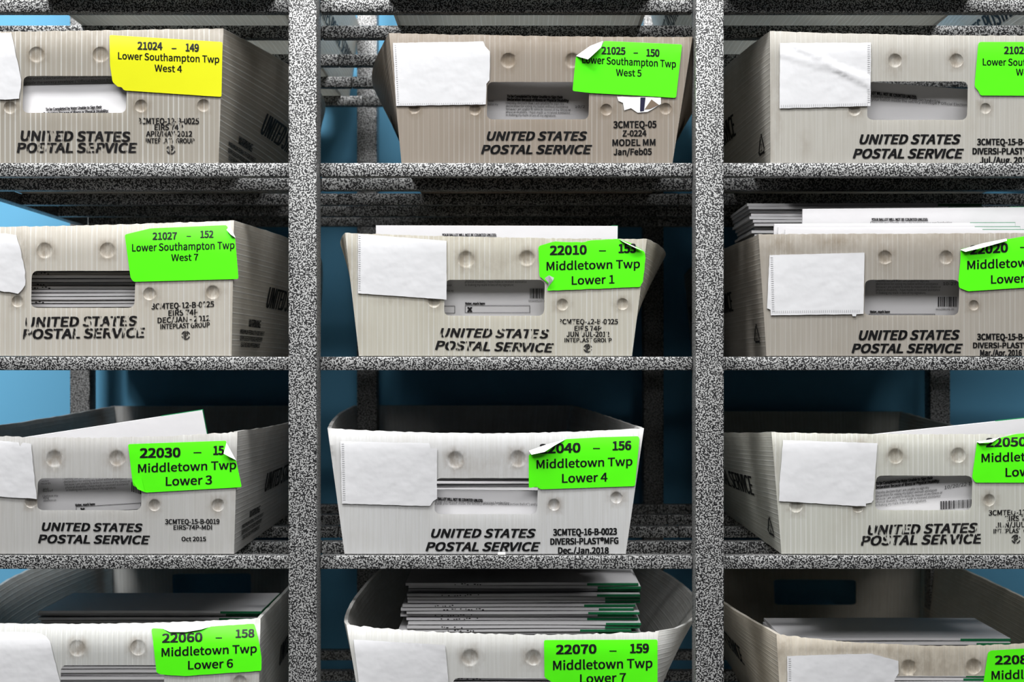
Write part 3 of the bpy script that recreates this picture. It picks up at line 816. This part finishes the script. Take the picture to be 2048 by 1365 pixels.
# ---- trays on the top shelf, seen only from below
for key, lab, bl_, br_, b1, b2, sb in (
        ('top_a', 'white mail tray on the top shelf above the 21024 tray', 75, 545, 30, 8, -.022),
        ('top_b', 'white mail tray on the top shelf above the 21025 tray', 770, 1307, 20, 20, -.022),
        ('top_c', 'white mail tray on the top shelf above the 21026 tray', 1460, 1957, 60, 20, -.022),
        ('top_d', 'white mail tray on the top shelf cut by the right frame edge', 2275, 2820, 70, 20, -.022)):
    c0 = (bl_ + br_) / 2
    t = mk(key, lab, 0, bl_ - 28, -255, br_ + 28, -255, bl_, br_, setback=sb, col=(216, 214, 208), bold=True, bl=b1, br=b2, shift=0, hole=(c0 - 103, -160, c0 + 103, -90))
    t.side_ink(1, SIDE_R); t.side_ink(-1, SIDE_F)
# ---- unseen trays below the frame, added to block stray light to the wall
for key, lab, bl_, br_ in (('low_a', 'white mail tray on the lowest shelf under the 22060 tray', -95, 480), ('low_b', 'white mail tray on the lowest shelf under the 22070 tray', 730, 1290),
                           ('low_c', 'white mail tray on the lowest shelf under the 22080 tray', 1550, 2110), ('low_d', 'white mail tray on the lowest shelf in the right end column', 2330, 2890)):
    c0 = (bl_ + br_) / 2
    mk(key, lab, 5, bl_ - 28, 1656, br_ + 28, 1656, bl_, br_, setback=.006, col=(216, 214, 208), hole=(c0 - 103, 1750, c0 + 103, 1820))

# ------------------------------------------------------------------ envelopes
EW, EH, ET = 0.228, 0.105, 0.0026
def env_mesh(h=EH, seed=0):
    r = random.Random(seed); nx, nz = 16, 6
    V = []; F = []
    ph = r.uniform(0, 6); am = r.uniform(.00008, .0002)
    for s in (0, 1):
        for j in range(nz + 1):
            for i in range(nx + 1):
                a, b = i / nx, j / nz
                puff = 0.00025 * (4 * a * (1 - a)) ** .6 * (4 * b * (1 - b)) ** .6
                yy = (-ET / 2 - puff) if s == 0 else (ET / 2 + puff)
                yy += am * math.sin(ph + a * 7) * (1 if s == 0 else 1)
                V.append((-EW / 2 + a * EW, yy, b * h))
    N = (nx + 1) * (nz + 1); ix = lambda i, j, s: s * N + j * (nx + 1) + i
    for j in range(nz):
        for i in range(nx):
            F.append((ix(i, j, 0), ix(i + 1, j, 0), ix(i + 1, j + 1, 0), ix(i, j + 1, 0)))
            F.append((ix(i, j + 1, 1), ix(i + 1, j + 1, 1), ix(i + 1, j, 1), ix(i, j, 1)))
    for i in range(nx):
        F.append((ix(i, 0, 1), ix(i + 1, 0, 1), ix(i + 1, 0, 0), ix(i, 0, 0)))
        F.append((ix(i, nz, 0), ix(i + 1, nz, 0), ix(i + 1, nz, 1), ix(i, nz, 1)))
    for j in range(nz):
        F.append((ix(0, j, 0), ix(0, j + 1, 0), ix(0, j + 1, 1), ix(0, j, 1)))
        F.append((ix(nx, j, 1), ix(nx, j + 1, 1), ix(nx, j + 1, 0), ix(nx, j, 0)))
    me = bpy.data.meshes.new('envelope'); me.from_pydata(V, [], F)
    me.polygons.foreach_set('use_smooth', [True] * len(me.polygons)); me.set_sharp_from_angle(angle=math.radians(50))
    me.materials.append(M['paper'])
    return me
def green_mesh(h=EH, wide=0.042):
    bm = bmesh.new()
    box_into(bm, EW / 2 - wide, EW / 2 + .0004, -ET * .25, ET / 2 + .0004, -.0004, h + .0005, .0002)
    me = bpy.data.meshes.new('green_band'); bm.to_mesh(me); bm.free(); me.materials.append(M['envgreen'])
    return me
EM = [env_mesh(EH, s) for s in range(5)]
GM = [green_mesh(EH, wd) for wd in (0.042, 0.034, 0.05)]
def envelope(mat4, label, group, mesh=None, gmesh=None, green=True):
    o = bpy.data.objects.new('envelope', mesh or EM[0]); COL.objects.link(o)
    o.matrix_world = mat4
    tag(o, label, 'envelope', group)
    if green:
        g = bpy.data.objects.new('green_band', gmesh or GM[0]); COL.objects.link(g); g.parent = o
    return o

def marks_mesh(seed):
    r = random.Random(seed); ik = Ink(); x = -0.075 + r.uniform(-.01, .01)
    for g in range(r.choice((3, 4, 5))):
        for q in range(r.choice((1, 2, 3))):
            wd = r.uniform(.0008, .0022); y = r.uniform(-.0009, .0002)
            ik.poly([(x, y), (x + wd, y), (x + wd, y + .0009), (x, y + .0009)]); x += wd + .0012
        x += r.uniform(.002, .005)
    me = bpy.data.meshes.new('printed_marks')
    me.from_pydata([(a, b, -.00035) for a, b in ik.v], [], ik.f); me.materials.append(M['ink'])
    return me
MM = [marks_mesh(i) for i in range(6)]
def pile(t, n, cxpx, back, label, group, pitch=0.0034, top_label=None, jx=0.004, jy=0.003, skew=0.0, seed=1, green=True, z0=None, marks=False, rot=.010):
    """envelopes lying flat, long edge to the front"""
    r = random.Random(seed); z = (t.org.z + WT + 0.0004) if z0 is None else z0
    y0 = t.Yb + back
    x0 = (cxpx - CX) / FPX * y0
    for i in range(n):
        z += pitch
        m = Matrix.Translation((x0 + r.uniform(-jx, jx) + skew * i, y0 + r.uniform(-jy, jy), z)) @ Matrix.Rotation(r.uniform(-rot, rot), 4, 'Z') @ Matrix.Rotation(-math.pi / 2, 4, 'X')
        e = envelope(m, (top_label if (i == n - 1 and top_label) else label), None if (i == n - 1 and top_label) else group, EM[r.randrange(5)], GM[r.randrange(3)], green)
        if marks and r.random() < .6:
            g = bpy.data.objects.new('printed_marks', MM[r.randrange(6)]); COL.objects.link(g); g.parent = e

class StandEnv:
    def __init__(s, t, xl, yl, deg, depth, label, h=EH, green=True, lean=0.0, gw=0.042):
        s.t = t
        up0 = Vector((0, t.k + lean, 1)).normalized(); right0 = Vector((1, 0, 0)); nrm = right0.cross(up0)   # points away from the camera... (x cross up)
        a = math.radians(deg)
        right = right0 * math.cos(a) + up0 * math.sin(a); up = up0 * math.cos(a) - right0 * math.sin(a)
        Y = up.cross(right)
        TLp = t.surf((xl, yl), -depth)
        o = TLp - up * h + right * EW / 2
        m = Matrix(((right.x, Y.x, up.x, o.x), (right.y, Y.y, up.y, o.y), (right.z, Y.z, up.z, o.z), (0, 0, 0, 1)))
        m = m if Y.y > 0 else m
        s.m = m; s.inv = m.inverted()
        s.o = envelope(m, label, None, env_mesh(h, int(xl)), green_mesh(h, gw), green)
        s.front = o + (-Y if Y.y > 0 else Y) * (ET / 2 + .0010); s.n = Y
    def loc(s, p):
        d = Vector(((p[0] - CX) / FPX, 1.0, (CY - p[1]) / FPX)); c = Vector((0, 0, CAMZ))
        k = (s.front - c).dot(s.n) / d.dot(s.n)
        return s.inv @ (c + d * k)
    def ink(s, ik, mat=None, name='printed_text'):
        ik.build(name, s.loc, mat or M['greyink'], s.o, Vector((0, 0, 0)))

DECL = ['I hereby declare that I am unable to sign my', 'declaration for voting my ballot without assistance', 'because I am unable to write by reason of my illness or',
        'physical disability. I have made or received assistance', 'in making my mark in lieu of my signature.']
HEAD = ['To be Completed by Voter Unable to Sign their', 'Declaration Because of Illness or Physical Disability:']
BAL = ['YOUR BALLOT WILL NOT BE COUNTED UNLESS:', "You sign and date the voter's declaration in your own handwriting",
       'You seal your ballot inside the secrecy envelope ("Official Election Ballot") and place it in']
SB = .06; SR = .0

T = trays
# 21024: two envelopes in the hole
e = StandEnv(T['21024'], -92, 146, 1.5, .0098, 'white envelope at the back of the handle hole of the 21024 tray', .080)
ik = Ink(); ik.text(BAL[1], -12, 220, 162.5, 5.2, -.035, SR); ik.text(BAL[2], -20, 290, 171, 5.2, -.035, SR); e.ink(ik)
e = StandEnv(T['21024'], -93, 175, 1.2, .0060, 'front white envelope low in the handle hole of the 21024 tray', .069)
ik = Ink(); ik.text(HEAD[0], 91, 204, 221.5, 5.2, -.045, SB); ik.text(HEAD[1], 87, 217, 230, 5.2, -.045, SB); e.ink(ik)
# 21025
e = StandEnv(T['21025'], 835, 150, 0, .020, 'greyish envelope with a printed declaration in the handle hole of the 21025 tray', .080)
ik = Ink()
ik.text(HEAD[0], 1014, 1126, 195, 5, .02, SB); ik.text(HEAD[1], 1014, 1138, 201.5, 5, .02, SB)
for q, (wd) in enumerate((116, 124, 129, 128, 100)): ik.text(DECL[q], 1012, 1012 + wd, 208 + q * 5.9, 4.6, .015, SR)
ik.text('10/2', 1150, 1170, 216, 5, 0, SR); ik.text('Voter', 977, 988, 204, 4.4, 0, SR); ik.text('ballot my', 976, 996, 211, 4.4, 0, SR); e.ink(ik)
# 21026
e = StandEnv(T['21026'], 1622, 155.5, -4.2, .018, 'grey-white envelope tilted in the handle hole of the 21026 tray', .074)
ik = Ink(); ik.text(BAL[0], 1717, 1834, 186, 5.6, .10, SB); ik.text(BAL[1], 1712, 1880, 192, 5.2, .08, SR); ik.text(BAL[2], 1714, 2010, 199, 5.2, .062, SR); e.ink(ik)
# 21027 : flat pile in the hole
pile(T['21027'], 26, 168, .008, 'white envelope in the pile filling the handle hole under the West 7 label', 'envelopes piled flat in the 21027 tray', .0034, seed=3, jx=.003, jy=.0035, marks=True, rot=.014)
# 22010
e = StandEnv(T['22010'], 752, 451, -.15, .010, 'white ballot envelope standing above the rim of the 22010 tray', .117, gw=.006)
ik = Ink(); ik.text(BAL[0], 884, 993, 472.5, 4.8, 0, SB); e.ink(ik, name='ballot_heading')
ik = Ink()
ik.text(DECL[3], 930, 1053, 566, 4.6, 0, SR); ik.text(DECL[4], 930, 1028, 572.5, 4.6, 0, SR); ik.text('over.', 893, 905, 573, 4.5, 0, SR); ik.text('that my', 893, 907, 584, 4.5, 0, SR)
ik.barcode(1060, 1088, 577.5, 597, seed=4); ik.text('0032000213-1', 1057, 1089, 604, 3.8, 0, SR)
ik.text('Voter, mark here', 930, 970, 609.5, 4.5, 0, SB); ik.frame(930, 611, 1060, 626, .8, .0); ik.text('x', 934, 945, 624, 12, 0, .06); ik.frame(870, 612, 910, 627, .8); e.ink(ik)
# 22020
e = StandEnv(T['22020'], 1605, 418, .45, .0158, 'tall white ballot envelope standing up behind the rim of the 22020 tray', .060, gw=.030)
ik = Ink(); ik.text(BAL[0], 1743, 1856, 441.5, 4.8, 0, SB); ik.frame(1741, 443.5, 1746, 448.5, .7); ik.text(BAL[1], 1747, 1904, 448.5, 4.6, -.003, SR); e.ink(ik)
e = StandEnv(T['22020'], 1588, 505, 0, .0195, 'white envelope with a printed form in the handle hole of the 22020 tray', .090)
ik = Ink()
for q, wd in enumerate((106, 124, 130, 128, 100)): ik.text(DECL[q], 1752, 1752 + wd, 564.5 + q * 6, 4.6, 0, SR)
ik.text('10-27', 1886, 1913, 571, 6, 0, .022); ik.barcode(1876, 1915, 594, 613.5, seed=9); ik.text('0032000398-00', 1872, 1908, 620.5, 3.6, 0, SR)
ik.text('Voter, mark here', 1740, 1780, 626, 4.6, 0, SB); ik.frame(1738, 628, 1870, 645, .9); e.ink(ik)
for q, (xl, yl, dp, dg) in enumerate(((1548, 448, .0124, .25), (1556, 455, .0091, .1), (1570, 460, .0058, 0))):
    StandEnv(T['22020'], xl, yl, dg, dp, ['third envelope from the front rim of the 22020 tray', 'second envelope from the front rim of the 22020 tray', 'envelope just behind the front rim of the 22020 tray'][q], .046)
pile(T['22020'], 43, 1795, .036, 'white envelope in the heap behind the standing envelopes of the 22020 tray', 'envelopes heaped in the 22020 tray', .00335,
     top_label='topmost envelope of the heap rising over the rim of the 22020 tray', seed=12, jx=.003, jy=.004, skew=-.00075)
# 22030
e = StandEnv(T['22030'], -67, 893, 8.8, .022, 'tilted white envelope with a green edge rising from the 22030 tray', .100, gw=.040)
e = StandEnv(T['22030'], -62, 961, 3.0, .016, 'greyish envelope with a printed form in the handle hole of the 22030 tray', .072)
ik = Ink()
for q, wd in enumerate((116, 126, 131, 126, 100)): ik.text(DECL[q], 126 + q * 1.6, 126 + q * 1.6 + wd, 961 + q * 5.6, 4.6, -.055, SR)
ik.text('voter', 83, 98, 965, 4.2, -.05, SR); ik.text('records', 82, 101, 970, 4.2, -.05, SR); ik.text('and', 86, 96, 981, 4.2, -.05, SR); ik.text('belief', 86, 106, 985, 4.2, -.05, SR); ik.text('I believe my', 85, 116, 995, 4.2, -.05, SR); ik.text('filing', 86, 98, 999, 4.2, -.05, SR); ik.text('absence on', 87, 112, 1004, 4.2, -.05, SR)
ik.text('Voter, mark here', 150, 190, 1013, 4.5, -.055, SB); ik.frame(152, 1014, 282, 1027, .8, -.06); ik.text('x', 160, 170, 1026, 12, 0, .06); ik.barcode(263, 281, 965, 984, .3, seed=5); e.ink(ik)
# 22040 : pile behind, leaning envelope in front
pile(T['22040'], 22, 980, .030, 'white envelope in the pile behind the leaning envelope of the Lower 4 tray', 'envelopes piled flat in the 22040 tray', .0034, seed=5)
e = StandEnv(T['22040'], 735, 978, -.8, .009, 'white envelope leaning in front of the pile in the handle hole of the 22040 tray', .045)
ik = Ink(); ik.text(BAL[0], 862, 966, 1000, 5, .04, SB); ik.text(BAL[1], 866, 1018, 1005, 4.6, .025, SR); ik.text(BAL[2], 862, 1098, 1009.5, 4.6, .01, SR); e.ink(ik)
# 22050
e = StandEnv(T['22050'], 1598, 885, 6.2, .016, 'white envelope with a green edge rising from the 22050 tray', .095, gw=.042)
e = StandEnv(T['22050'], 1607, 957, 1.0, .009, 'white envelope dated 10/20/22 in the handle hole of the 22050 tray', .072)
ik = Ink()
ik.text(HEAD[0], 1751, 1866, 970.5, 5.4, -.10, SB); ik.text(HEAD[1], 1751, 1879, 978, 5.4, -.10, SB)
for q, wd in enumerate((107, 123, 134, 130, 102)): ik.text(DECL[q], 1751, 1751 + wd, 988.5 + q * 6.3, 5, -.10, SR)
ik.text('10/20/22 17', 1889, 1948, 979, 6.5, -.16, .022); ik.barcode(1881, 1944, 1003, 1019.5, -.06, seed=11); e.ink(ik)
# 22060
pile(T['22060'], 30, 300, .110, 'white envelope in the dim pile of the ribbed Lower 6 tray', 'envelopes piled flat in the 22060 tray', .0036, top_label='topmost white envelope of the dim pile inside the 22060 tray', seed=7, jx=.004)
# 22070
pile(T['22070'], 42, 1040, .048, 'white envelope with a green end in the tall flat pile in the 22070 tray', 'envelopes piled flat in the 22070 tray', .0035, top_label='topmost green-ended envelope of the tall pile in the 22070 tray', seed=8, jx=.006, jy=.005, marks=True, rot=.02)
# 22080
pile(T['22080'], 24, 1790, .075, 'white envelope in the pile of the tan stained 22080 tray', 'envelopes piled flat in the 22080 tray', .0036, top_label='grey-looking topmost envelope lying inside the 22080 tray', seed=9, jx=.004)
